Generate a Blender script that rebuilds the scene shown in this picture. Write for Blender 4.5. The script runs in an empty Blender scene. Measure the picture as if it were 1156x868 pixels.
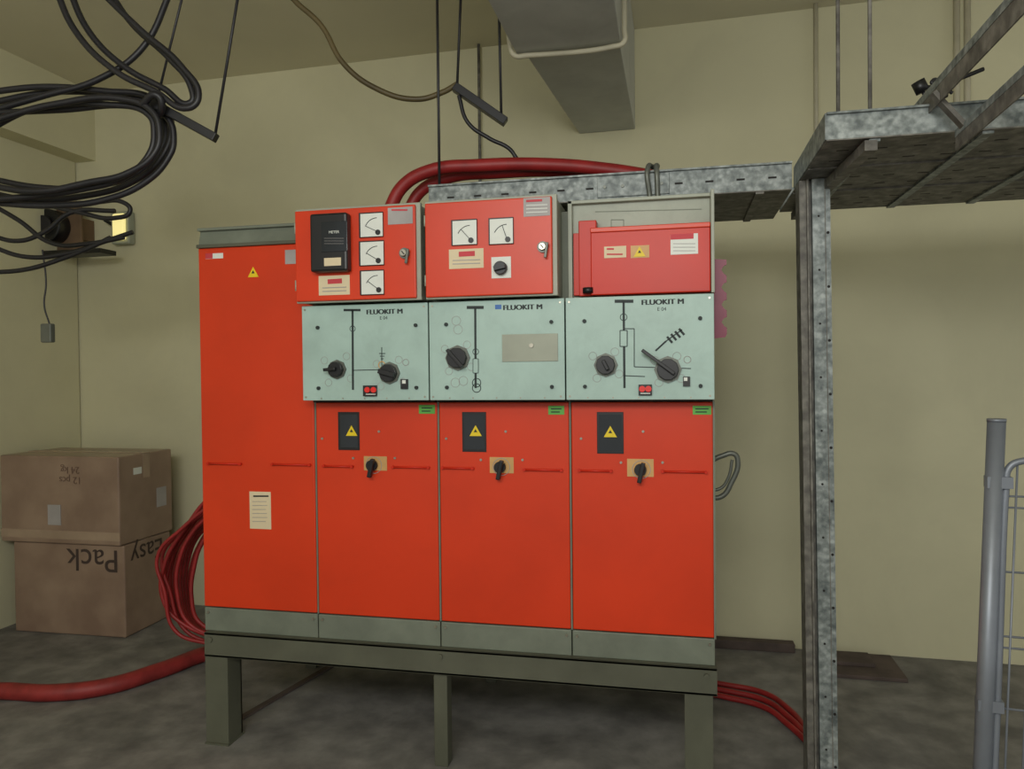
import bpy, math, random
from mathutils import Vector, Matrix
random.seed(4)
sc = bpy.context.scene
sc.view_settings.view_transform = 'Standard'

# ---------------- camera ----------------
CAM = Vector((0, 0, 1.54)); F = 850.0
M = (Matrix.Rotation(math.radians(12.3), 4, 'Z') @ Matrix.Rotation(math.radians(90 - 0.95), 4, 'X')
     @ Matrix.Rotation(-0.0105, 4, 'Z'))
cd = bpy.data.cameras.new('camera'); cam = bpy.data.objects.new('camera', cd)
sc.collection.objects.link(cam); cam.matrix_world = Matrix.Translation(CAM) @ M
cd.sensor_width = 36; cd.lens = F / 1156 * 36; cd.clip_start = 0.05
sc.camera = cam

# back-projection helpers
def ray(px, py):
    return M.to_3x3() @ Vector(((px - 578) / F, -(py - 434) / F, -1))
def onY(px, py, Y):
    r = ray(px, py); return CAM + r * (Y / r.y)
def onZ(px, py, Z=0.0):
    r = ray(px, py); return CAM + r * ((Z - CAM.z) / r.z)
def onD(px, py, d):
    return CAM + ray(px, py) * d

# ---------------- materials ----------------
def lin(c):
    return tuple(((v/255)/12.92 if v/255 <= .04045 else ((v/255+.055)/1.055)**2.4) for v in c)
def mat(name, c, rough=.5, metal=0., var=.12, scale=6., bump=0., c2=None, detail=6, emit=0., spec=.5, grime=0., gscale=1.2, stretch=None):
    m = bpy.data.materials.new(name); m.use_nodes = True
    nt = m.node_tree; b = nt.nodes['Principled BSDF']
    a = lin(c)
    n = nt.nodes.new('ShaderNodeTexNoise')
    n.inputs['Scale'].default_value = scale; n.inputs['Detail'].default_value = detail
    geo = nt.nodes.new('ShaderNodeNewGeometry')
    nt.links.new(geo.outputs['Position'], n.inputs['Vector'])
    cr = nt.nodes.new('ShaderNodeValToRGB')
    cr.color_ramp.elements[0].position = .35; cr.color_ramp.elements[1].position = .65
    lo = lin(c2) if c2 else tuple(v*(1-var) for v in a)
    hi = a if c2 else tuple(min(1, v*(1+var)) for v in a)
    cr.color_ramp.elements[0].color = (*lo, 1); cr.color_ramp.elements[1].color = (*hi, 1)
    nt.links.new(n.outputs['Fac'], cr.inputs['Fac'])
    out = cr.outputs['Color']
    if grime:
        g = nt.nodes.new('ShaderNodeTexNoise'); g.inputs['Scale'].default_value = gscale; g.inputs['Detail'].default_value = 12
        g.inputs['Roughness'].default_value = .7; g.inputs['Distortion'].default_value = .4
        mp = nt.nodes.new('ShaderNodeMapping'); mp.inputs['Scale'].default_value = stretch or (1, 1, 1)
        nt.links.new(geo.outputs['Position'], mp.inputs['Vector']); nt.links.new(mp.outputs[0], g.inputs['Vector'])
        gr = nt.nodes.new('ShaderNodeValToRGB')
        gr.color_ramp.elements[0].position = .36; gr.color_ramp.elements[0].color = (1-grime, 1-grime, 1-grime, 1)
        gr.color_ramp.elements[1].position = .56; gr.color_ramp.elements[1].color = (1, 1, 1, 1)
        nt.links.new(g.outputs['Fac'], gr.inputs['Fac'])
        mx = nt.nodes.new('ShaderNodeMix'); mx.data_type = 'RGBA'; mx.blend_type = 'MULTIPLY'; mx.inputs[0].default_value = 1
        nt.links.new(out, mx.inputs[6]); nt.links.new(gr.outputs['Color'], mx.inputs[7]); out = mx.outputs[2]
    nt.links.new(out, b.inputs['Base Color'])
    b.inputs['Roughness'].default_value = rough; b.inputs['Metallic'].default_value = metal
    b.inputs['Specular IOR Level'].default_value = spec
    if bump:
        bp = nt.nodes.new('ShaderNodeBump'); bp.inputs['Strength'].default_value = bump
        bp.inputs['Distance'].default_value = .01
        nt.links.new(n.outputs['Fac'], bp.inputs['Height']); nt.links.new(bp.outputs['Normal'], b.inputs['Normal'])
    if emit:
        nt.links.new(out, b.inputs['Emission Color']); b.inputs['Emission Strength'].default_value = emit
    return m
def galv(name, c1, c2, c3, metal=.35, rough=.5, scale=70):
    m = bpy.data.materials.new(name); m.use_nodes = True
    nt = m.node_tree; b = nt.nodes['Principled BSDF']
    geo = nt.nodes.new('ShaderNodeNewGeometry')
    v = nt.nodes.new('ShaderNodeTexVoronoi'); v.inputs['Scale'].default_value = scale; v.feature = 'SMOOTH_F1'
    n = nt.nodes.new('ShaderNodeTexNoise'); n.inputs['Scale'].default_value = 22; n.inputs['Detail'].default_value = 10
    n.inputs['Roughness'].default_value = .65
    nt.links.new(geo.outputs['Position'], v.inputs['Vector']); nt.links.new(geo.outputs['Position'], n.inputs['Vector'])
    sx = nt.nodes.new('ShaderNodeSeparateColor'); nt.links.new(v.outputs['Color'], sx.inputs[0])
    mx = nt.nodes.new('ShaderNodeMath'); mx.operation = 'MULTIPLY_ADD'
    mx.inputs[1].default_value = .22; nt.links.new(sx.outputs[0], mx.inputs[0])
    m2 = nt.nodes.new('ShaderNodeMath'); m2.operation = 'MULTIPLY'; m2.inputs[1].default_value = .8
    nt.links.new(n.outputs['Fac'], m2.inputs[0]); nt.links.new(m2.outputs[0], mx.inputs[2])
    cr = nt.nodes.new('ShaderNodeValToRGB'); e = cr.color_ramp.elements
    e[0].position = .34; e[0].color = (*lin(c1), 1); e[1].position = .7; e[1].color = (*lin(c3), 1)
    k = e.new(.5); k.color = (*lin(c2), 1)
    nt.links.new(mx.outputs[0], cr.inputs['Fac']); nt.links.new(cr.outputs['Color'], b.inputs['Base Color'])
    b.inputs['Metallic'].default_value = metal; b.inputs['Roughness'].default_value = rough
    return m

WALL = mat('wall_paint', (211, 206, 172), .85, var=.03, scale=1.6, bump=.15, detail=8, grime=.06, gscale=1.1)
CEIL = mat('ceiling_paint', (214, 208, 182), .9, var=.04, scale=1.3)
FLOOR = mat('dusty_concrete', (142, 139, 133), .8, c2=(114, 111, 107), scale=7, bump=.4, detail=12, grime=.38, gscale=1.5)
RED = mat('orange_red_paint', (216, 60, 24), .36, var=.05, scale=2.5, spec=.4, grime=.05, gscale=3)
RED2 = mat('red_paint', (204, 46, 26), .35, var=.05, scale=3, spec=.25)
REDD = mat('dark_red_paint', (150, 22, 18), .4)
MINT = mat('mint_panel', (170, 196, 187), .45, var=.05, scale=5, grime=.10, gscale=7)
SILL = mat('sill_grey_green', (118, 124, 110), .5, var=.08, scale=8, grime=.15, gscale=6)
BEAM = mat('frame_olive_grey', (90, 91, 76), .55, var=.1, scale=6, grime=.12, gscale=5)
BODY = mat('body_grey', (120, 126, 110), .5)
STEEL = mat('plate_grey', (158, 162, 146), .45, var=.08, scale=7)
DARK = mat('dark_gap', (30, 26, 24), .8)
BLACK = mat('black_plastic', (22, 22, 24), .4)
CABLE = mat('black_cable', (34, 33, 36), .45, var=.2)
GLASS = mat('dark_window', (38, 42, 46), .12)
CHROME = mat('lock_metal', (170, 165, 150), .3, metal=.8)
WHITE = mat('gauge_white', (225, 228, 220), .5, var=.02)
CREAM = mat('label_cream', (222, 205, 170), .6, var=.04)
PINK = mat('label_red_print', (200, 60, 70), .6)
PLATE = mat('switch_plate_tan', (205, 160, 100), .5)
YEL = mat('warning_yellow', (235, 205, 30), .5, var=.02)
GREEN = mat('label_green', (95, 175, 70), .5)
INK = mat('ink_dark', (30, 40, 40), .6)
LG = mat('label_grey', (165, 160, 158), .5)
CARD = mat('cardboard', (158, 134, 114), .32, c2=(136, 112, 95), scale=4, bump=.3)
TAPE = mat('packing_tape', (164, 142, 120), .25)
CARDINK = mat('carton_print', (66, 52, 46), .7)
REDC = mat('red_cable', (148, 34, 34), .5, var=.15, scale=12)
REDH = mat('red_hose', (140, 42, 40), .55, var=.2, scale=14)
YC = mat('aged_cable_sheath', (92, 80, 50), .5, var=.3, scale=5)
DUCT = mat('duct_grey', (190, 191, 184), .6, var=.05, scale=7, grime=.1, gscale=4)
PIPE = mat('pipe_cream', (186, 180, 156), .6)
MAG = mat('magenta_bracket', (140, 34, 70), .4)
HANDLE = mat('handle_steel', (105, 108, 100), .4, metal=.3)
GALV = galv('galvanised_steel', (88, 95, 95), (128, 135, 133), (172, 178, 176), metal=.2)
GALVD = galv('galvanised_dull', (80, 77, 72), (108, 105, 98), (138, 135, 126), metal=.1, rough=.6, scale=40)
WIRE = mat('fence_steel', (125, 130, 138), .45, metal=.4)
BOARD = mat('brown_board', (110, 88, 66), .7, var=.2)
LAMPG = mat('lamp_cover', (240, 225, 150), .4, emit=.8, var=.02)
SLAB = mat('dark_board_shade', (84, 72, 66), .85, var=.25, scale=8)  # dark brown for boards, floor joint and the wall-foot shade strip
REDL = mat('indicator_red', (225, 40, 30), .4)

# ---------------- geometry helpers ----------------
def empty(name, loc=(0, 0, 0)):
    o = bpy.data.objects.new(name, None); o.empty_display_size = .1; o.location = loc
    sc.collection.objects.link(o); return o
def setp(o, parent):
    if parent is not None:
        o.parent = parent; o.matrix_parent_inverse = Matrix.Translation(parent.location).inverted()
    return o
import bmesh
def mesh(name, vs, fs, m, parent=None, bevel=0, smooth=False, seg=2):
    me = bpy.data.meshes.new(name); me.from_pydata([tuple(v) for v in vs], [], fs); me.update()
    o = bpy.data.objects.new(name, me); sc.collection.objects.link(o); me.materials.append(m)
    b = bmesh.new(); b.from_mesh(me); bmesh.ops.recalc_face_normals(b, faces=b.faces); b.to_mesh(me); b.free()
    if bevel:
        k = o.modifiers.new('bevel', 'BEVEL'); k.width = bevel; k.segments = seg; k.limit_method = 'ANGLE'
    return setp(o, parent)
BF = [(0,1,2,3),(7,6,5,4),(0,4,5,1),(1,5,6,2),(2,6,7,3),(3,7,4,0)]
def box(name, x0, x1, y0, y1, z0, z1, m, parent=None, bevel=0):
    vs = [(x0,y0,z0),(x1,y0,z0),(x1,y1,z0),(x0,y1,z0),(x0,y0,z1),(x1,y0,z1),(x1,y1,z1),(x0,y1,z1)]
    return mesh(name, vs, BF, m, parent, bevel)
def hexa(name, vs, m, parent=None, bevel=0):
    return mesh(name, vs, BF, m, parent, bevel)
def cyl(name, a, b, r, m, parent=None, n=16, r2=None, bevel=0):
    a = Vector(a); b = Vector(b); d = (b-a).normalized(); r2 = r if r2 is None else r2
    u = d.cross(Vector((0, 0, 1)))
    if u.length < 1e-3: u = Vector((1, 0, 0))
    u.normalize(); w = d.cross(u)
    vs = []
    for c, rr in ((a, r), (b, r2)):
        for i in range(n):
            t = 2*math.pi*i/n; vs.append(c + u*rr*math.cos(t) + w*rr*math.sin(t))
    fs = [tuple(range(n))[::-1], tuple(range(n, 2*n))] + [(i, (i+1) % n, n+(i+1) % n, n+i) for i in range(n)]
    o = mesh(name, vs, fs, m, parent, bevel)
    for p in o.data.polygons: p.use_smooth = len(p.vertices) == 4
    return o
def bar(name, a, b, w, h, m, parent=None, up=Vector((0, 0, 1)), bevel=0):
    a = Vector(a); b = Vector(b); d = (b-a).normalized()
    s = d.cross(up)
    if s.length < 1e-3: s = d.cross(Vector((0, 1, 0)))
    s.normalize(); t = s.cross(d)
    vs = []
    for c in (a, b):
        vs += [c - s*w/2 - t*h/2, c + s*w/2 - t*h/2, c + s*w/2 + t*h/2, c - s*w/2 + t*h/2]
    return mesh(name, vs, BF, m, parent, bevel)
def tube(name, pts, r, m, parent=None, res=10, cyc=False):
    cu = bpy.data.curves.new(name, 'CURVE'); cu.dimensions = '3D'; cu.bevel_depth = r; cu.bevel_resolution = 3
    cu.resolution_u = res; cu.use_fill_caps = True
    s = cu.splines.new('BEZIER'); s.bezier_points.add(len(pts)-1)
    for p, q in zip(s.bezier_points, pts):
        p.co = Vector(q); p.handle_left_type = p.handle_right_type = 'AUTO'
    s.use_cyclic_u = cyc
    cu.materials.append(m)
    o = bpy.data.objects.new(name, cu); sc.collection.objects.link(o); return setp(o, parent)
def plate(name, a, b, Y, th, m, parent, bevel=0):
    p = onY(a[0], a[1], Y); q = onY(b[0], b[1], Y)
    p2 = onY(a[0], b[1], Y); q2 = onY(b[0], a[1], Y)
    x0 = (p.x+p2.x)/2; x1 = (q.x+q2.x)/2; z1 = (p.z+q2.z)/2; z0 = (q.z+p2.z)/2
    return box(name, x0, x1, Y-th, Y, z0, z1, m, parent, bevel)
def tri(name, c, s, Y, m, parent):
    p = onY(c[0], c[1], Y)
    for (nm, k, yy, mm) in ((name, 1, Y, m), (name+'_bolt', .28, Y-.0015, INK)):
        h = s*k
        pts = [(-h*.58, -h*.5), (h*.58, -h*.5), (0, h*.5)]
        vs = [(p.x+a, yy-.002, p.z+b) for a, b in pts] + [(p.x+a, yy, p.z+b) for a, b in pts]
        mesh(nm, vs, [(0,1,2),(5,4,3),(0,3,4,1),(1,4,5,2),(2,5,3,0)], mm, parent)
def text(name, s, c, size, Y, m, parent, flip=False, rot=None):
    cu = bpy.data.curves.new(name, 'FONT'); cu.body = s; cu.size = size; cu.extrude = .0004
    cu.align_x = 'CENTER'; cu.align_y = 'CENTER'; cu.materials.append(m)
    o = bpy.data.objects.new(name, cu); sc.collection.objects.link(o)
    p = onY(c[0], c[1], Y) if len(c) == 2 else Vector(c)
    o.matrix_world = Matrix.Translation(p) @ (rot if rot else Matrix.Rotation(math.pi/2, 4, 'X')) @ (Matrix.Rotation(math.pi, 4, 'Z') if flip else Matrix())
    if parent is not None:
        o.parent = parent; o.matrix_parent_inverse = Matrix.Translation(parent.location).inverted()
    return o
def title(s, c, Y, m, parent, size=.026):
    # bold by slightly offset passes of the same print
    for k in range(4):
        o = text('panel_title', s, c, size, Y - k*.00002, m, parent)
        o.location.x += (k-1.5)*.0011; o.scale.x *= 1.12
def ring(name, c, r, Y, m, parent, w=.0012):
    p = onY(c[0], c[1], Y); cu = bpy.data.curves.new(name, 'CURVE'); cu.dimensions = '3D'; cu.bevel_depth = w
    s = cu.splines.new('POLY'); s.points.add(23)
    for i in range(24):
        t = i*math.pi/12; s.points[i].co = (p.x+r*math.cos(t), Y, p.z+r*math.sin(t), 1)
    s.use_cyclic_u = True; cu.materials.append(m)
    o = bpy.data.objects.new(name, cu); sc.collection.objects.link(o); return setp(o, parent)
def line(name, a, b, Y, m, parent, w=.005):
    p = onY(a[0], a[1], Y); q = onY(b[0], b[1], Y)
    if abs(q.z-p.z) < abs(q.x-p.x)*3:
        return bar(name, p, q, .002, w, m, parent)
    return bar(name, p, q, w, .002, m, parent, up=Vector((0, 1, 0)))

# ---------------- room ----------------
H = 3.486
def wy(x): return 4.37 - (x-.227)*.026
LX = -4.05
def wallq(name, x0, x1):
    return hexa(name, [(x0, wy(x0), 0), (x1, wy(x1), 0), (x1, wy(x1)+.2, 0), (x0, wy(x0)+.2, 0),
                (x0, wy(x0), H), (x1, wy(x1), H), (x1, wy(x1)+.2, H), (x0, wy(x0)+.2, H)], WALL)
wallq('wall_back', LX-.2, 5.0)
box('wall_left', LX-.2, LX, -3, 4.47, 0, H, WALL)
box('floor', LX-.2, 5, -3, 4.7, -.1, 0, FLOOR)
box('ceiling', LX-.2, 5, -3, 4.7, H, H+.15, CEIL)
box('trim_1', LX, LX+.16, -3, wy(LX)-.002, 3.02, H, WALL)

# ---------------- switchgear ----------------
XS = [-1.946, -1.427, -.907, -.390, .133]
FY = 2.80; BY = 3.70; ZB = .567; ZD = 1.425
cabs = []
for i in range(4):
    x0, x1 = XS[i], XS[i+1]
    e = empty('switchgear_cabinet' + ('' if i == 0 else '.%03d' % i), ((x0+x1)/2, (FY+BY)/2, 0)); cabs.append(e)
    top = 2.068 if i == 0 else 1.81
    box('body', x0+.001, x1-.001, FY+.02, BY, ZB, top if i == 0 else 2.16 if i == 3 else 2.14, BODY, e)
    if i == 0:
        box('door', x0+.002, x1-.004, FY, FY+.022, ZB+.003, top, RED, e, .004)
        hexa('cap', [(x0+.004, FY-.005, top+.003), (x1, FY-.005, top+.003), (x1, BY, top+.003), (x0+.004, BY, top+.003),
                     (x0+.004, FY+.015, 2.15), (x1, FY+.015, 2.15), (x1, BY, 2.15), (x0+.004, BY, 2.15)], SILL, e, .003)
        box('cap_lip', x0, x1-.01, FY-.012, FY+.01, top, top+.014, BEAM, e, .002)
        box('cap_rim', x0, x1-.01, FY-.004, FY+.03, 2.14, 2.152, SILL, e, .002)
    else:
        box('door', x0+.005, x1-.004, FY, FY+.022, ZB+.003, ZD, RED, e, .004)
        box('seam_strip', x0-.003, x0+.003, FY+.004, FY+.02, ZB, ZD, SILL, e)
        box('mimic_panel', x0+.002, x1-.003, 2.70, 2.712, 1.437, 1.805, MINT, e, .002)
        box('mimic_housing', x0+.006, x1-.007, 2.712, FY+.02, 1.441, 1.80, BODY, e)
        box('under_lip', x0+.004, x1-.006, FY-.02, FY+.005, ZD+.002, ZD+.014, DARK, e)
    box('sill', x0+.002, x1-.002, FY+.002, BY, .468, ZB-.002, SILL, e, .003)
    for sx in (x0+.02, x1-.02):
        cyl('sill_bolt', (sx, FY-.004, .545), (sx, FY+.004, .545), .005, CHROME, e, 8)
c0, c1, c2, c3 = cabs
box('edge_strip', .128, .135, FY-.004, FY+.03, ZB, 1.43, SILL, c3)

plate('label', (232, 286), (252, 292), FY, .001, WHITE, c0)
plate('label_print', (232, 286), (240, 292), FY-.001, .001, PINK, c0)
tri('warning_sign', (286, 307), .042, FY, YEL, c0)
plate('rating_label', (322, 282), (334, 298), FY, .0015, LG, c0)
plate('paper_note', (282, 555), (306, 597), FY, .001, CREAM, c0)
for k in range(6):
    line('note_line', (285, 566+k*4.5), (302-random.random()*5, 566+k*4.5), FY-.0015, LG, c0, .002)
line('note_title', (286, 560), (303, 560), FY-.0015, INK, c0, .006)
def grip(a, b, e):
    p = onY(*a, FY); q = onY(*b, FY)
    for v in (p, q): v.y = FY-.008
    q.z = p.z
    cyl('grip_bar', p, q, .004, RED2, e, 8)
    for v in (p, q): cyl('grip_end', (v.x, FY+.001, v.z), (v.x, FY-.012, v.z), .006, RED2, e, 8)
grip((236, 523), (272, 523), c0); grip((308, 524), (350, 524), c0)
for cc, ga, gb in ((c1, ((366, 526), (398, 526)), ((444, 527), (484, 527))), (c2, ((500, 528), (534, 528)), ((592, 530), (634, 530))),
                   (c3, ((654, 531), (690, 531)), ((748, 532), (797, 532)))):
    grip(ga[0], ga[1], cc); grip(gb[0], gb[1], cc)
for cc, w, t, pl, kn, g in (
    (c1, (382, 465, 406, 508), (397, 486), (411, 515, 437, 531), (421, 525), (473, 457, 491, 467)),
    (c2, (522, 465, 549, 510), (537, 486), (553, 516, 580, 534), (565, 527), (619, 458, 637, 468)),
    (c3, (674, 465, 704, 512), (689, 487), (708, 518, 738, 538), (723, 530), (782, 458, 803, 468))):
    plate('inspection_window_frame', w[:2], w[2:], FY, .003, BLACK, cc, .001)
    plate('inspection_window_glass', (w[0]+2, w[1]+3), (w[2]-2, w[3]-3), FY-.003, .001, GLASS, cc)
    tri('warning_sign', t, .042, FY-.005, YEL, cc)
    plate('switch_plate', pl[:2], pl[2:], FY, .002, PLATE, cc)
    p = onY(*kn, FY)
    cyl('rotary_base', (p.x, FY, p.z), (p.x, FY-.02, p.z), .022, BLACK, cc, 20)
    bar('rotary_handle', (p.x+.012, FY-.03, p.z+.028), (p.x-.004, FY-.03, p.z-.045), .016, .02, BLACK, cc, up=Vector((0, 1, 0)), bevel=.003)
    ring('dial_ring', (kn[0]+1, kn[1]), .033, FY-.002, LG, cc)
    plate('green_label', g[:2], g[2:], FY, .0015, GREEN, cc)
    line('green_label_print', (g[0]+3, g[1]+3.5), (g[2]-3, g[1]+3.5), FY-.0015, INK, cc, .004)
    line('green_label_print', (g[0]+3, g[1]+7), (g[2]-5, g[1]+7), FY-.0015, INK, cc, .004)
    for q in ((w[0]-18, w[1]+30), (w[2]+22, w[1]+22), (kn[0]-22, kn[1]-8), (kn[0]+25, kn[1]-8)):
        r = onY(*q, FY); cyl('door_screw', (r.x, FY, r.z), (r.x, FY-.004, r.z), .005, CHROME, cc, 8)

# mimic panels
MY = 2.6995
def screws(cc, i):
    for sx in (XS[i]+.07, XS[i+1]-.05):
        for sz in (1.485, 1.72):
            cyl('panel_screw', (sx, 2.70, sz), (sx, 2.692, sz), .007, INK, cc, 10)
    for t in range(5):
        sx = XS[i]+.08+t*.09; cyl('panel_rivet', (sx, 2.70, 1.445), (sx, 2.698, 1.445), .003, CHROME, cc, 8)
    for sx in (XS[i]+.015, XS[i+1]-.018):
        for sz in (1.45, 1.79): cyl('panel_rivet', (sx, 2.70, sz), (sx, 2.698, sz), .004, CHROME, cc, 8)
def knob(cc, c, r, lever=None):
    p = onY(*c, 2.70)
    cyl('knob_collar', (p.x, 2.70, p.z), (p.x, 2.692, p.z), r*1.25, HANDLE, cc, 8)
    cyl('knob', (p.x, 2.692, p.z), (p.x, 2.672, p.z), r, BLACK, cc, 10, bevel=.002)
    a, b = lever if lever else ((-.9, .25), (.9, -.25))
    bar('knob_pointer', (p.x+a[0]*r, 2.663, p.z+a[1]*r), (p.x+b[0]*r, 2.663, p.z+b[1]*r), .018 if not lever else .012, .018, BLACK, cc, up=Vector((0, 1, 0)), bevel=.002)
    for t in range(4):
        an = t*1.57+.6; ring('dial_mark', (c[0]+math.cos(an)*18, c[1]+math.sin(an)*18), .014, MY, LG, cc, .0008)
for i, cc in ((1, c1), (2, c2), (3, c3)): screws(cc, i)
title('FLUOKIT M', (434, 352), MY, INK, c1)
text('panel_code', 'E 04', (433, 359), .018, MY, INK, c1)
line('mimic_bus', (388, 350), (407, 350), MY, INK, c1, .009)
line('mimic_line', (398, 350), (398.5, 440), MY, INK, c1, .008)
line('mimic_branch', (398, 418), (441, 417), MY, INK, c1, .003)
ring('mimic_node', (398, 371), .011, MY, INK, c1)
for k in range(3): line('mimic_earth', (428+k, 399+k*3), (435-k, 399+k*3), MY, INK, c1, .003)
line('mimic_earth_stem', (431, 392), (431, 418), MY, INK, c1, .003)
ring('mimic_node', (431, 412), .013, MY, PLATE, c1, .002)
knob(c1, (381, 417), .030, ((-1.3, -.05), (.3, .1))); knob(c1, (440, 421), .034)
title('FLUOKIT M', (590, 347), MY, INK, c2)
plate('panel_logo', (559, 344), (566, 349), 2.70, .001, mat('logo_blue', (60, 110, 180)), c2)
line('mimic_bus', (527, 347), (546, 347), MY, INK, c2, .011)
line('mimic_line', (536.5, 347), (537, 438), MY, INK, c2, .008)
ring('mimic_node', (537, 397), .011, MY, INK, c2)
plate('mimic_fuse', (534, 405), (540, 421), 2.70, .0016, MINT, c2)
for a, b in (((534,405),(540,405)), ((534,421),(540,421)), ((534,405),(534,421)), ((540,405),(540,421))):
    line('mimic_fuse_edge', a, b, MY-.001, INK, c2, .002)
ring('mimic_transformer', (538, 432), .016, MY, INK, c2, .0015); ring('mimic_transformer', (538, 438), .016, MY, INK, c2, .0015)
knob(c2, (517, 404), .038, ((-.8, .8), (.7, -.9)))
for q in ((515, 362), (517, 372), (514, 432), (523, 430)): ring('dial_mark', q, .017, MY, LG, c2, .0008)
plate('cover_plate', (567, 377), (630, 408), 2.70, .004, STEEL, c2, .001)
p = onY(600, 390, 2.696); cyl('cover_stud', p, p+Vector((0, -.006, 0)), .008, CHROME, c2, 10)
title('FLUOKIT M', (748, 341), MY, INK, c3)
text('panel_code', 'E 04', (747, 349), .018, MY, INK, c3)
line('mimic_bus', (694, 340), (715, 340), MY, INK, c3, .011)
line('mimic_line', (704, 340), (705, 438), MY, INK, c3, .008)
ring('mimic_node', (704, 358), .012, MY, INK, c3)
plate('mimic_fuse', (700, 373), (708, 391), 2.70, .0016, MINT, c3)
for a, b in (((700,373),(708,373)), ((700,391),(708,391)), ((700,373),(700,391)), ((708,373),(708,391))):
    line('mimic_fuse_edge', a, b, MY-.001, INK, c3, .003)
for a, b in (((704, 371), (716, 371)), ((716, 371), (716, 414)), ((716, 414), (780, 416)), ((704, 424), (728, 425))):
    line('mimic_branch', a, b, MY, INK, c3, .003)
line('mimic_switch', (740, 396), (752, 385), MY, INK, c3, .006); line('mimic_switch', (752, 385), (770, 372), MY, INK, c3, .004)
for k in range(4): line('mimic_contact', (753+k*4.5, 380-k*3), (759+k*4.5, 387-k*3), MY, INK, c3, .008)
knob(c3, (684, 412), .034, ((-.2, .5), (.3, -.5))); knob(c3, (754, 417), .038, ((-2.3, 1.8), (.6, -.4)))
for cc, a, s in ((c1, (411, 435), (457, 433)), (c3, (721, 434), (775, 430))):
    plate('indicator_block', a, (a[0]+15, a[1]+12), 2.70, .012, BLACK, cc, .001)
    for k in (4, 11):
        p = onY(a[0]+k, a[1]+5, 2.688); cyl('indicator_lamp', p, p+Vector((0, -.006, 0)), .011, REDL, cc, 12)
    line('indicator_text', (a[0]+2, a[1]+10), (a[0]+13, a[1]+10), 2.687, WHITE, cc, .003)
    plate('mini_switch', (s[0]-4, s[1]-5), (s[0]+4, s[1]+6), 2.70, .008, BLACK, cc)
    plate('mini_switch_print', (s[0]-3, s[1]-4), (s[0]+1, s[1]), 2.692, .001, WHITE, cc)
    ring('lock_ring', (s[0]+1, s[1]-24), .012, MY, LG, cc)

# ---------------- instrument boxes ----------------
IY = 2.65
def ibox(nm, x0, x1):
    e = empty(nm, ((x0+x1)/2, 2.78, 1.99))
    box('housing', x0+.006, x1-.0, IY+.03, 2.915, 1.815, 2.166, STEEL, e, .003)
    box('frame', x0, x1+.006, IY+.012, IY+.032, 1.812, 2.172, STEEL, e, .002)
    box('door', x0+.003, x1-.010, IY, IY+.014, 1.818, 2.163, RED, e, .004)
    for z in (1.88, 2.10): cyl('hinge', (x0+.002, IY+.006, z-.02), (x0+.002, IY+.006, z+.02), .005, STEEL, e, 8)
    return e
b1 = ibox('instrument_box', -1.425, -.927); b2 = ibox('instrument_box.001', -.903, -.4165)
def gauge(e, x0, y0, x1, y1, ang):
    plate('gauge_bezel', (x0-1, y0-1), (x1+1, y1+1), IY, .008, BLACK, e, .001)
    plate('gauge_face', (x0, y0), (x1, y1), IY-.008, .001, WHITE, e)
    c = onY((x0+x1)/2+6, y1-6, IY-.0095)
    cu = [c + Vector((.05*math.cos(t), 0, .05*math.sin(t))) for t in [math.pi/2+.1*k for k in range(0, 12)]]
    tube('gauge_scale', cu, .0013, INK, e, 3)
    bar('gauge_needle', c, c+Vector((.05*math.cos(ang), 0, .05*math.sin(ang))), .002, .003, INK, e, up=Vector((0, 1, 0)))
    cyl('gauge_hub', c+Vector((.004, 0, -.004)), c+Vector((.004, -.003, -.004)), .010, BLACK, e, 12)
def lock(e, c):
    p = onY(*c, IY)
    cyl('lock_rose', p, p+Vector((0, -.008, 0)), .020, HANDLE, e, 16)
    cyl('lock_barrel', p+Vector((0, -.008, 0)), p+Vector((0, -.022, 0)), .012, CHROME, e, 12)
    bar('lock_slot', p+Vector((-.005, -.0225, .006)), p+Vector((.005, -.0225, -.006)), .004, .002, BLACK, e, up=Vector((0, 1, 0)))
    bar('lock_lever', p+Vector((.018, -.018, .014)), p+Vector((.010, -.018, -.040)), .010, .008, HANDLE, e, up=Vector((0, 1, 0)), bevel=.002)
plate('meter_case', (356, 243), (397, 308), IY, .045, BLACK, b1, .008)
plate('meter_window', (363, 250), (392, 284), IY-.0455, .002, GLASS, b1, .001)
plate('meter_label', (366, 291), (385, 300), IY-.0455, .001, CREAM, b1)
text('meter_brand', 'METER', (377, 262), .014, IY-.048, WHITE, b1)
for k in range(3): line('meter_text', (366, 269+k*3), (388, 269+k*3), IY-.048, LG, b1, .001)
gauge(b1, 407, 241, 432, 267, 2.7); gauge(b1, 407, 273, 433, 299, 2.6); gauge(b1, 408, 306, 433, 332, 2.5)
plate('rating_label', (438, 234), (466, 253), IY, .0015, LG, b1); line('rating_print', (442, 237), (460, 237), IY-.002, PINK, b1, .006)
plate('maker_label', (360, 311), (395, 333), IY, .0015, CREAM, b1); line('maker_print', (370, 318), (386, 317), IY-.002, PINK, b1, .018)
for k in range(2): line('maker_text', (364, 325+k*4), (391, 324+k*4), IY-.002, LG, b1, .003)
lock(b1, (457, 286))
gauge(b2, 511, 249, 538, 276, 2.3); gauge(b2, 553, 247, 579, 275, 1.9)
plate('maker_label', (507, 281), (546, 303), IY, .0015, CREAM, b2); line('maker_print', (518, 287), (536, 286), IY-.002, PINK, b2, .018)
for k in range(2): line('maker_text', (511, 294+k*4), (542, 293+k*4), IY-.002, LG, b2, .003)
plate('rating_label', (591, 223), (621, 244), IY, .0015, LG, b2); line('rating_print', (594, 227), (612, 226), IY-.002, PINK, b2, .008)
for k in range(3): line('rating_text', (594, 232+k*4), (618, 231+k*4), IY-.002, WHITE, b2, .003)
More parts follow.
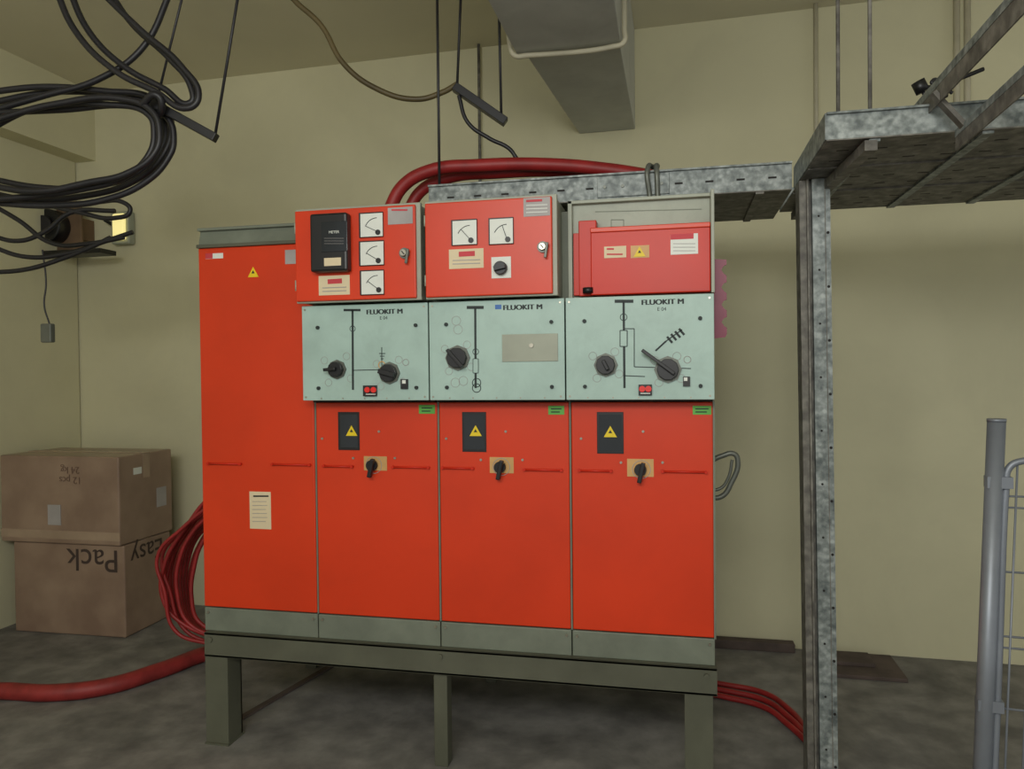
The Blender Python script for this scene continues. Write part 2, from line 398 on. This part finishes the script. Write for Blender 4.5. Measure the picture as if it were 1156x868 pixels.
plate('selector_plate', (555, 290), (577, 314), IY, .003, WHITE, b2)
p = onY(566, 303, IY); cyl('selector_knob', p, p+Vector((0, -.025, 0)), .024, BLACK, b2, 20, bevel=.002)
bar('selector_grip', p+Vector((-.02, -.032, -.004)), p+Vector((.02, -.032, .004)), .014, .016, BLACK, b2, up=Vector((0, 1, 0)))
lock(b2, (613, 279))

lv = empty('low_voltage_box', (-.13, 2.8, 1.98))
LP = mat('light_plate', (160, 165, 148), .45, var=.05, scale=7, grime=.12, gscale=8)
box('back_plate', -.385, .130, 2.80, 2.816, 1.81, 2.168, LP, lv, .002)
box('frame_left', -.388, -.372, 2.776, 2.80, 1.81, 2.17, LP, lv, .002)
box('frame_top', -.388, .133, 2.776, 2.80, 2.158, 2.17, LP, lv, .002)
box('frame_right', .122, .134, 2.72, 2.80, 1.81, 2.17, STEEL, lv, .002)
box('left_flange', -.368, -.340, 2.778, 2.80, 1.82, 2.05, RED2, lv, .002)
box('inner_box', -.345, -.28, 2.752, 2.80, 1.815, 2.09, RED2, lv, .003)
box('cover', -.300, .121, 2.735, 2.80, 1.815, 2.052, RED2, lv, .004)
box('cover_lip', -.300, .121, 2.728, 2.745, 2.04, 2.058, RED, lv, .003)
for a, b in (((690, 248), (704, 248)), ((690, 256), (704, 256)), ((690, 248), (690, 256)), ((704, 248), (704, 256)), ((672, 239), (792, 236))):
    line('plate_slot', a, b, 2.799, BODY, lv, .003)
LVY = 2.735
plate('label', (682, 278), (707, 291), LVY, .0015, CREAM, lv); line('label_print', (685, 281), (693, 281), LVY-.002, PINK, lv, .006); line('label_print', (685, 287), (703, 287), LVY-.002, PINK, lv, .005)
plate('sign_plate', (712, 277), (733, 291), LVY, .001, PLATE, lv); tri('warning_sign', (722, 284), .036, LVY-.001, YEL, lv)
plate('rating_plate', (757, 264), (788, 287), LVY, .0015, WHITE, lv); plate('rating_header', (757, 264), (783, 270), LVY-.0015, .001, PINK, lv)
for k in range(3): line('rating_text', (760, 275+k*4), (785, 275+k*4), LVY-.002, LG, lv, .002)
p = onY(664, 331, 2.74); cyl('cable_gland', p, p+Vector((0, 0, .02)), .02, BLACK, lv, 12)

# ---------------- support frame ----------------
sf = empty('steel_support_frame', (-.9, 3.2, 0))
def channel(nm, x0, x1, y0, z0, z1, out):
    box(nm, x0, x1, y0, y0+.006, z0, z1, BEAM, sf, .001)
    box(nm+'_top_flange', x0, x1, y0, y0+out, z1-.008, z1, BEAM, sf)
    box(nm+'_bottom_flange', x0, x1, y0, y0+out, z0, z0+.008, BEAM, sf)
channel('front_beam', -1.93, .137, 2.775, .368, .468, .06)
channel('rear_beam', -1.93, .137, 3.62, .368, .468, .06)
for x in (-1.93, .077): box('side_beam', x, x+.06, 2.83, 3.62, .372, .464, BEAM, sf, .002)
box('cross_beam', -.93, -.87, 2.83, 3.62, .372, .464, BEAM, sf, .002)
for x, w in ((-1.93, .13), (.022, .125)):
    box('leg', x, x+w*.8, 2.778, 2.786, .0, .37, BEAM, sf, .001)
    box('leg_web', x+w*.8-.006, x+w*.8, 2.786, 2.88, .0, .37, BEAM, sf)
    box('leg_back', x+w*.3, x+w*.8, 2.872, 2.88, .0, .37, BEAM, sf)
    box('rear_leg', x+.02, x+.08, 3.60, 3.66, 0, .37, BEAM, sf, .002)
    box('foot', x-.002, x+w*.8+.004, 2.77, 2.89, 0, .008, BEAM, sf)
box('middle_leg', -.935, -.88, 2.79, 2.85, 0, .37, BEAM, sf, .003)
box('middle_rear_leg', -.935, -.88, 3.6, 3.66, 0, .37, BEAM, sf, .003)
for x, z in ((-1.90, .44), (.1, .44), (-.9, .44)): cyl('frame_bolt', (x, 2.776, z), (x, 2.766, z), .01, BEAM, sf, 6)

# side accessories: scalloped lever bracket
sb = empty('slotted_bracket', (.17, 2.9, 1.8))
prof = [(.13, 1.655), (.178, 1.66)]
for k in range(4):
    z = 1.672+k*.064
    prof += [(.184, z), (.184, z+.022), (.174, z+.030), (.165, z+.044), (.174, z+.058), (.184, z+.062)]
prof += [(.184, 1.945), (.13, 1.95)]
n = len(prof)
vs = [(a, 2.88, b) for a, b in prof] + [(a, 2.89, b) for a, b in prof]
mesh('plate', vs, [tuple(range(n)), tuple(range(n, 2*n))[::-1]] + [(i, (i+1) % n, n+(i+1) % n, n+i) for i in range(n)], MAG, sb)
ho = empty('operating_handle', (.2, 3.0, 1.1))
tube('loop', [(.11, 2.95, 1.055), (.165, 2.95, 1.06), (.20, 2.95, 1.11), (.225, 2.95, 1.20), (.212, 2.95, 1.222), (.17, 2.95, 1.215), (.11, 2.95, 1.185)], .010, HANDLE, ho)
tube('inner_rod', [(.11, 2.95, 1.085), (.16, 2.95, 1.09), (.19, 2.95, 1.13), (.205, 2.95, 1.20)], .006, HANDLE, ho)

# ---------------- cable tray along the cabinets ----------------
ct = empty('cable_tray', (-.3, 3.3, 2.27))
TX0, TX1 = -1.0, .43
box('tray_base', TX0, TX1, 3.0, 3.56, 2.214, 2.218, GALVD, ct)
box('front_wall', TX0, TX1, 3.0, 3.004, 2.218, 2.318, GALV, ct)
box('front_lip', TX0, TX1, 2.988, 3.004, 2.311, 2.318, GALV, ct)
box('rear_wall', TX0, TX1, 3.556, 3.56, 2.218, 2.318, GALV, ct)
box('splice_plate', -.30, -.02, 2.994, 3.0, 2.225, 2.308, GALV, ct, .002)
for x in (-.27, -.2, -.1, -.05):
    cyl('splice_bolt', (x, 2.994, 2.265), (x, 2.988, 2.265), .007, HANDLE, ct, 6)
for k in range(12):
    x = TX0+.08+k*.115
    if not -.32 < x < 0: box('slot', x, x+.03, 2.9985, 3.0, 2.26, 2.267, DARK, ct)
for x in (-.9, -.6, .1, .3): box('rung', x, x+.03, 3.004, 3.556, 2.206, 2.214, GALVD, ct)
tube('cable_tie', [(-.095, 2.985, 2.21), (-.10, 2.98, 2.33), (-.075, 3.03, 2.34), (-.07, 2.985, 2.33), (-.065, 2.982, 2.21)], .010, HANDLE, ct)
# wide tray
wt = empty('wide_cable_tray', (1.3, 2.9, 2.27))
WX0, WX1, WY0, WY1 = .440, 3.2, 2.39, 3.42
box('tray_base', WX0, WX1, WY0, WY1, 2.214, 2.218, GALVD, wt)
box('front_wall', WX0, WX1, WY0, WY0+.004, 2.218, 2.296, GALV, wt)
box('front_lip', WX0, WX1, WY0-.010, WY0, 2.290, 2.296, GALV, wt)
box('rear_wall', WX0, WX1, WY1, WY1+.004, 2.218, 2.318, GALV, wt)
box('end_wall', WX0-.004, WX0, WY0, 3.0, 2.218, 2.296, GALV, wt)
for k in range(9): box('rib', WX0+.12+k*.3, WX0+.15+k*.3, WY0+.01, WY1-.01, 2.206, 2.214, GALV, wt)
for y in (2.7, 3.05): box('long_rib', WX0, WX1, y, y+.008, 2.209, 2.214, GALVD, wt)
for k in range(24):
    for y in (2.5, 2.62, 2.85, 2.97, 3.2, 3.3):
        x = WX0+.05+k*.11
        if x < 2.2: box('slot', x, x+.035, y, y+.008, 2.2133, 2.214, DARK, wt)
bar('support_strut', (.50, 3.40, 2.19), (.56, 2.38, 2.19), .035, .03, GALVD, wt)

# galvanised column
po = empty('galvanised_column', (.49, 2.87, 0))
def pv(x, z): return x + .022*(1-z/2.21)
def pbox(nm, x0, x1, y0, y1, z0, z1, m):
    return hexa(nm, [(pv(x0, z0), y0, z0), (pv(x1, z0), y0, z0), (pv(x1, z0), y1, z0), (pv(x0, z0), y1, z0),
                     (pv(x0, z1), y0, z1), (pv(x1, z1), y0, z1), (pv(x1, z1), y1, z1), (pv(x0, z1), y1, z1)], m, po)
pbox('left_flange', .434, .462, 2.86, 2.866, 0, 2.212, GALVD)
pbox('left_web', .434, .440, 2.866, 2.95, 0, 2.212, GALVD)
pbox('gap_web', .456, .462, 2.84, 2.866, 0, 2.212, GALVD)
pbox('inner_channel', .462, .478, 2.872, 2.878, 0, 2.212, GALVD)
pbox('channel_front', .474, .534, 2.842, 2.847, 0, 2.212, GALV)
pbox('channel_side', .474, .479, 2.847, 2.91, 0, 2.212, GALV)
pbox('channel_side_right', .529, .534, 2.847, 2.91, 0, 2.212, GALV)
pbox('channel_crease', .515, .518, 2.8405, 2.842, 0, 2.212, GALVD)
for k in range(11):
    z = .12 + k*.19; x = pv(.525, z)
    cyl('hole', (x, 2.8405, z), (x, 2.8425, z), .005, DARK, po, 10)
    cyl('hole', (pv(.494, z), 2.8405, z+.06), (pv(.494, z), 2.8425, z+.06), .004, DARK, po, 10)
box('base_plate', .43, .60, 2.80, 2.96, 0, .008, GALV, po)

# ladder rails over the wide tray
lr = empty('ladder_rail', (.73, 1.8, 2.3))
bar('rail_upper', (.742, 2.55, 2.335), (.70, 1.1, 2.31), .045, .022, GALV, lr)
bar('rail_upper_web', (.722, 2.55, 2.31), (.682, 1.1, 2.285), .004, .07, GALVD, lr)
bar('rail_lower', (.79, 2.36, 2.20), (.745, 1.1, 2.195), .03, .02, GALV, lr)
bar('rail_lower_web', (.778, 2.36, 2.175), (.733, 1.1, 2.17), .004, .05, GALVD, lr)
for y in (2.30, 1.6, 1.25): bar('tie', (.70, y, 2.30), (.78, y, 2.20), .03, .012, GALVD, lr)

cl = empty('cable_clamp', onD(1065, 95, 2.5))
tube('wire', [onD(1035, 98, 2.5), onD(1055, 98, 2.5), onD(1085, 88, 2.5), onD(1110, 78, 2.5)], .007, BLACK, cl)
tube('wire_curl', [onD(1040, 100, 2.5), onD(1048, 110, 2.5), onD(1062, 100, 2.5), onD(1052, 92, 2.5), onD(1075, 105, 2.5)], .006, CABLE, cl)
cyl('clamp_head', onD(1036, 92, 2.5), onD(1042, 104, 2.5), .022, BLACK, cl, 10)
cyl('stand', onD(1062, 100, 2.5), (onD(1062, 100, 2.5).x, onD(1062, 100, 2.5).y, 2.218), .006, BLACK, cl, 8)
cyl('insulator', onD(1062, 96, 2.5), onD(1062, 110, 2.5), .022, BLACK, cl, 10)

# ---------------- ceiling duct ----------------
du = empty('ceiling_duct', (-.4, 3.3, 3.2))
zb = 2.92
yw = wy(-.4)-.004
A0, A1 = onY(654, 147, yw).x, onY(717, 140, yw).x
ym = 3.2; m0, m1 = -.632, -.222
hexa('far_section', [(m0, ym, zb), (m1, ym, zb), (A1, yw, zb), (A0, yw, zb), (m0, ym, H-.002), (m1, ym, H-.002), (A1, yw, H-.002), (A0, yw, H-.002)], DUCT, du, .004)
hexa('near_section', [(-.69, .5, zb-.012), (-.19, .5, zb-.012), (m1+.006, ym, zb-.012), (m0-.03, ym, zb-.012), (-.69, .5, H-.002), (-.19, .5, H-.002), (m1+.006, ym, H-.002), (m0-.03, ym, H-.002)], DUCT, du, .004)
tube('conduit', [(m0-.05, ym-.03, H-.05), (m0-.05, ym-.03, zb), (m0-.03, ym-.03, zb-.03), (m0+.02, ym-.03, zb-.034), (m1-.03, ym-.03, zb-.034), (m1+.02, ym-.03, zb-.02), (m1+.022, ym-.03, zb+.03), (m1+.022, ym-.03, H-.02)], .011, PIPE, du)

# ---------------- rods & hanging bars ----------------
def rod(nm, a, b, d, r=.005, m=CABLE, parent=None):
    p = onD(*a, d); q = onD(*b, d)
    k = (p-q); p = q + k*((H-q.z)/k.z)
    return cyl(nm, q, p, r, m, parent, 8)
hb = empty('hanging_strut', onD(545, 118, 3.3))
rod('rod', (520, 0), (516, 100), 3.3, .006, parent=hb); rod('rod', (563, 0), (566, 134), 3.3, .006, parent=hb)
bar('strut', onD(513, 98, 3.3), onD(571, 138, 3.3), .045, .036, BLACK, hb, bevel=.003)
hc = empty('hanging_strut.001', onD(205, 135, 3.0))
rod('rod', (268, 0), (243, 152), 3.0, .006, parent=hc); rod('rod', (205, 0), (176, 118), 3.0, .005, parent=hc)
bar('strut', onD(166, 113, 3.0), onD(244, 156, 3.0), .04, .034, BLACK, hc, bevel=.003)
tr = empty('tray_hanger_rods', (0, 3.05, 2.9))
def vrod(px, py, Y, z0, r, m, par, ztop=H):
    p = onY(px, py, Y); return cyl('rod', (p.x, Y, z0), (p.x, Y, ztop), r, m, par, 8)
vrod(495, 120, 3.02, 2.21, .006, CABLE, tr); vrod(946, 80, 2.9, 2.218, .007, GALVD, tr); vrod(982, 80, 2.42, 2.21, .006, GALVD, tr)
wc = empty('wall_conduit', (.5, 4.3, 2.8))
vrod(541, 120, 4.36, 2.2, .009, GALVD, wc); vrod(921, 80, 4.3, 2.2, .012, PIPE, wc)
wc2 = empty('wall_conduit.001', (1.4, 4.3, 2.8))
vrod(1080, 60, 4.28, 2.4, .016, PIPE, wc2); vrod(1092, 60, 4.28, 2.4, .016, PIPE, wc2)

# ---------------- overhead cables ----------------
yc = empty('draped_cable', onD(420, 90, 3.3))
tube('run', [onD(*q, 3.3) for q in ((300, -40), (332, 0), (362, 28), (388, 72), (425, 100), (470, 112), (500, 104), (516, 95))], .012, YC, yc)
bc = empty('hanging_black_cable', onD(550, 140, 3.3))
tube('run', [onD(*q, 3.3) for q in ((518, 108), (528, 138), (552, 156), (575, 168), (584, 180))], .009, CABLE, bc)
cb = empty('black_cable_bundle', onD(100, 130, 3.0))
paths = [
 [(60,-20),(85,35),(130,80),(175,103),(212,122),(224,110),(205,75),(160,35),(108,-15)],
 [(75,-20),(100,35),(140,75),(185,100),(215,116),(216,100),(190,65),(150,28),(120,-15)],
 [(195,-15),(160,55),(110,90),(50,108),(-20,128)],
 [(-20,105),(50,98),(120,103),(170,110),(190,128),(193,150),(182,178),(150,205),(90,222),(30,226),(-20,218)],
 [(-20,118),(60,104),(130,108),(175,120),(186,140),(184,165),(160,192),(110,210),(50,212),(-20,200)],
 [(-20,140),(60,118),(140,112),(172,126),(180,148),(175,172),(145,195),(100,206),(40,216),(-20,208)],
 [(-20,150),(40,122),(120,118),(168,130),(174,150),(168,175),(140,200),(90,214),(30,222),(-20,226)],
 [(-20,128),(70,124),(150,120),(188,132),(196,160),(190,178),(165,205),(120,225),(60,232),(-20,228)],
 [(-20,215),(40,228),(90,240),(130,246),(147,238),(138,228),(110,228)],
 [(-20,225),(20,248),(60,275),(100,275),(140,268)],
 [(-20,274),(30,290),(80,285),(120,272),(150,262)],
 [(-20,308),(30,304),(70,292),(105,278),(125,268)],
 [(-20,262),(20,272),(50,262),(80,240),(130,238)],
]
for i, pth in enumerate(paths):
    d = 2.95 + .035*(i % 5)
    if i > 7: d = 3.6
    tube('strand', [onD(x, y, d) for x, y in pth], .0125 if i < 8 else .011, CABLE, cb)
tube('wrap', [onD(160, 118, 2.95), onD(178, 108, 2.93), onD(182, 125, 2.96), onD(168, 128, 3.05)], .014, CABLE, cb)

# red hose arc above trays
rh = empty('red_power_cable', (-.7, 3.2, 2.4))
tube('run', [onY(438, 240, 3.1), onY(455, 210, 3.1), onY(485, 193, 3.1), onY(540, 187, 3.12), onY(620, 186, 3.16), onY(690, 192, 3.2), onY(735, 199, 3.22)], .028, REDC, rh)
tube('run', [onY(458, 245, 3.2), onY(475, 216, 3.2), onY(505, 201, 3.2), onY(560, 195, 3.2), onY(640, 193, 3.24), onY(700, 198, 3.26), onY(740, 202, 3.28)], .026, REDC, rh)

# wall mounted board, luminaire, dangling socket
jb = empty('wall_terminal_board', (LX, 4.2, 2.4))
Yb = 4.3
a = onY(38, 230, Yb); b = onY(92, 285, Yb)
box('back_board', a.x, b.x, Yb, Yb+.02, b.z, a.z, BOARD, jb, .004)
box('wall_arm', a.x+.05, b.x-.05, Yb+.02, 4.475, b.z+.1, a.z-.1, BOARD, jb)
box('shelf', a.x-.03, b.x+.25, Yb-.12, Yb+.02, b.z-.03, b.z, BLACK, jb)
c = (a+b)/2
cyl('coil_drum', (c.x, Yb, c.z), (c.x, Yb-.10, c.z), .11, BLACK, jb, 24, bevel=.01)
cyl('drum_hub', (c.x, Yb-.10, c.z), (c.x, Yb-.13, c.z), .06, CABLE, jb, 20)
for k in range(3):
    cyl('terminal', (a.x+.08+k*.07, Yb-.02, a.z-.03), (a.x+.08+k*.07, Yb-.06, a.z-.03), .02, CHROME, jb, 10)
wl = empty('wall_lamp', onY(140, 258, 4.42))
p = onY(140, 258, 4.44)
box('housing', p.x-.07, p.x+.07, 4.40, 4.462, p.z-.11, p.z+.11, STEEL, wl, .01)
box('diffuser', p.x-.04, p.x+.055, 4.37, 4.40, p.z-.09, p.z+.09, LAMPG, wl, .02)
bar('bracket', (p.x-.13, 4.42, p.z+.06), (p.x-.06, 4.42, p.z+.02), .02, .02, BLACK, wl)
ds = empty('dangling_switch', onD(54, 375, 3.6))
tube('cord', [onD(48, 282, 3.6), onD(52, 320, 3.6), onD(50, 345, 3.6), onD(56, 366, 3.6)], .004, CABLE, ds)
p = onD(54, 376, 3.6)
box('body', p.x-.03, p.x+.03, p.y-.015, p.y+.015, p.z-.045, p.z+.045, HANDLE, ds, .006)

# ---------------- cardboard boxes ----------------
def carton(nm, x0, x1, y0, y1, z0, z1, ang, tape_z):
    c = Vector(((x0+x1)/2, (y0+y1)/2, z0)); e = empty(nm, c)
    box('carton', x0, x1, y0, y1, z0+.002, z1, CARD, e, .008)
    box('flap_seam', x0+.004, x1-.004, (y0+y1)/2-.003, (y0+y1)/2+.003, z1, z1+.002, CARDINK, e)
    box('tape_top', x0-.001, x1+.001, (y0+y1)/2-.03, (y0+y1)/2+.03, z1, z1+.003, TAPE, e)
    if tape_z:
        box('tape_side', x1, x1+.0015, (y0+y1)/2-.03, (y0+y1)/2+.03, z1-.15, z1, TAPE, e)
        box('tape_band', x0-.001, x1+.001, y0-.0015, y0, z0+.03, z0+.08, TAPE, e)
    e.rotation_euler[2] = ang
    return e
k1 = carton('cardboard_box', -3.93, -3.17, 3.80, 4.22, 0, .545, .02, False)
k2 = carton('cardboard_box.001', -4.0, -3.17, 3.78, 4.25, .547, 1.07, .0, True)
RR = Matrix.Rotation(math.pi/2, 4, 'Z') @ Matrix.Rotation(math.pi/2, 4, 'X')
text('print', 'Pack', (-3.38, 3.797, .46), .19, 0, CARDINK, k1, flip=True)
text('print', 'Easy', (-3.168, 4.00, .47), .17, 0, CARDINK, k1, flip=True, rot=RR)
text('print', '12 pcs\n24 kg', (-3.50, 3.777, .96), .06, 0, mat('faint_print', (112, 88, 74), .6), k2, flip=True)
box('shipping_label', -3.66, -3.57, 3.776, 3.779, .66, .78, LG, k2)
box('side_mark', -3.169, -3.1675, 3.9, 3.97, .95, .99, WHITE, k2)
box('side_mark_low', -3.169, -3.1675, 4.10, 4.19, .72, .84, LG, k2)

# ---------------- floor cables ----------------
fh = empty('floor_power_cable', onZ(120, 775))
def fz(px, py, z): return onZ(px, py, z)
tube('run', [fz(-60, 782, .04), fz(0, 780, .04), (fz(60, 782, .04)), fz(120, 775, .04), fz(180, 757, .04), fz(240, 736, .04), fz(330, 722, .04)], .04, REDH, fh)
rb = empty('red_cable_coil', onD(200, 640, 4))
for i in range(11):
    k = i*3.6; d = 3.72 + .05*(i % 5)
    w = random.uniform(-5, 5)
    pts = [(270, 540+i*3), (236, 562+i*4), (212+k*.4, 588+k*.7+w), (186+k*.95, 632+w), (184+k*.9, 672+w), (204+k*.6, 704-w*.4), (270, 726-i)]
    tube('strand', [onD(x, y, d) for x, y in pts], .010, REDC, rb)
for i in range(2):
    tube('stray_strand', [onD(x, y, 3.68+.05*i) for x, y in ((250, 560+i*6), (206-i*6, 596+i*8), (178+i*5, 628), (186+i*6, 668), (198+i*9, 712-i*3), (240, 728))], .009, REDC, rb)
rf = empty('red_floor_cable', onZ(860, 790))
for i in range(3):
    tube('run', [fz(700, 750+i*6, .015), fz(770, 765+i*6, .015), fz(820, 773+i*7, .015), fz(862, 782+i*8, .015), fz(890, 800+i*9, .015), fz(912, 826+i*6, .015)], .013, REDC, rf)

# shade strip along the wall foot, boards beside it, floor joint
pk = empty('wall_foot_shade', (.5, 4.3, 0))
box('shade_strip', -.1, .62, 4.28, 4.345, 0, .05, SLAB, pk, .005)  # low dark strip standing in for shade on the floor edge
pk2 = empty('wooden_board', (.9, 4.2, 0))
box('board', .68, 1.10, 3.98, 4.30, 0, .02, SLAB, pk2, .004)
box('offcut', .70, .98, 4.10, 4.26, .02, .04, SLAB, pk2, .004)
tr2 = empty('floor_joint', (-1.6, 3.6, 0))
a, b = onZ(272, 812), onZ(382, 748)
bar('joint_line', (a.x, a.y, .006), (b.x, b.y, .006), .03, .01, SLAB, tr2)  # thin raised strip drawing the dark joint in the floor

# ---------------- mesh fence on the right ----------------
fe = empty('mesh_fence_panel', (.85, 2.2, 0))
top = onD(1125, 476, 2.0); bot = onD(1109, 868, 2.0)
kk = bot-top; base = top + kk*((0.0-top.z)/kk.z)
cyl('post', base, top, .022, WIRE, fe, 24)
cyl('post_cap', top, top+Vector((0, 0, .008)), .023, WIRE, fe, 24)
ax = (top-base).normalized()
side = Vector((.98, -.10, 0)).normalized()
def fp(s, h): return base + ax*h + side*s
Ht = (top-base).length
tube('frame_pipe', [fp(.028, .1), fp(.028, .7), fp(.028, Ht-.17), fp(.033, Ht-.122), fp(.055, Ht-.105), fp(.3, Ht-.105), fp(1.6, Ht-.105)], .009, WIRE, fe)
for h in (Ht-.16, Ht-.75): bar('clamp', fp(-.02, h), fp(.04, h), .035, .03, WIRE, fe)
for k in range(32): cyl('wire_vertical', fp(.052+k*.04, .08), fp(.052+k*.04, Ht-.105), .003, WIRE, fe, 6)
for h in (.1, .28, .46, .64, .80, .83, 1.0, 1.17, 1.2):
    cyl('wire_horizontal', fp(.025, h), fp(1.6, h), .003, WIRE, fe, 6)

# ---------------- lights ----------------
def area(nm, loc, tgt, size, power, col):
    l = bpy.data.lights.new(nm, 'AREA'); l.shape = 'RECTANGLE'; l.size = size[0]; l.size_y = size[1]; l.energy = power; l.color = col
    o = bpy.data.objects.new(nm, l); sc.collection.objects.link(o); o.location = loc
    o.rotation_euler = (Vector(tgt)-Vector(loc)).to_track_quat('-Z', 'Y').to_euler(); return o
area('fluorescent_light', (-.8, -1.4, 2.9), (-.8, 3.5, 1.7), (1.8, .6), 54, (1, 1, .96))
pl = bpy.data.lights.new('ceiling_fill_light', 'POINT'); pl.energy = 70; pl.color = (1, .99, .93); pl.shadow_soft_size = .3  # unseen point light added to brighten the ceiling and room
po_ = bpy.data.objects.new('ceiling_fill_light', pl); sc.collection.objects.link(po_); po_.location = (.1, -.5, 2.35)
w = bpy.data.worlds.new('world'); sc.world = w; w.use_nodes = True
w.node_tree.nodes['Background'].inputs[0].default_value = (.98, 1, .96, 1)
w.node_tree.nodes['Background'].inputs[1].default_value = .6
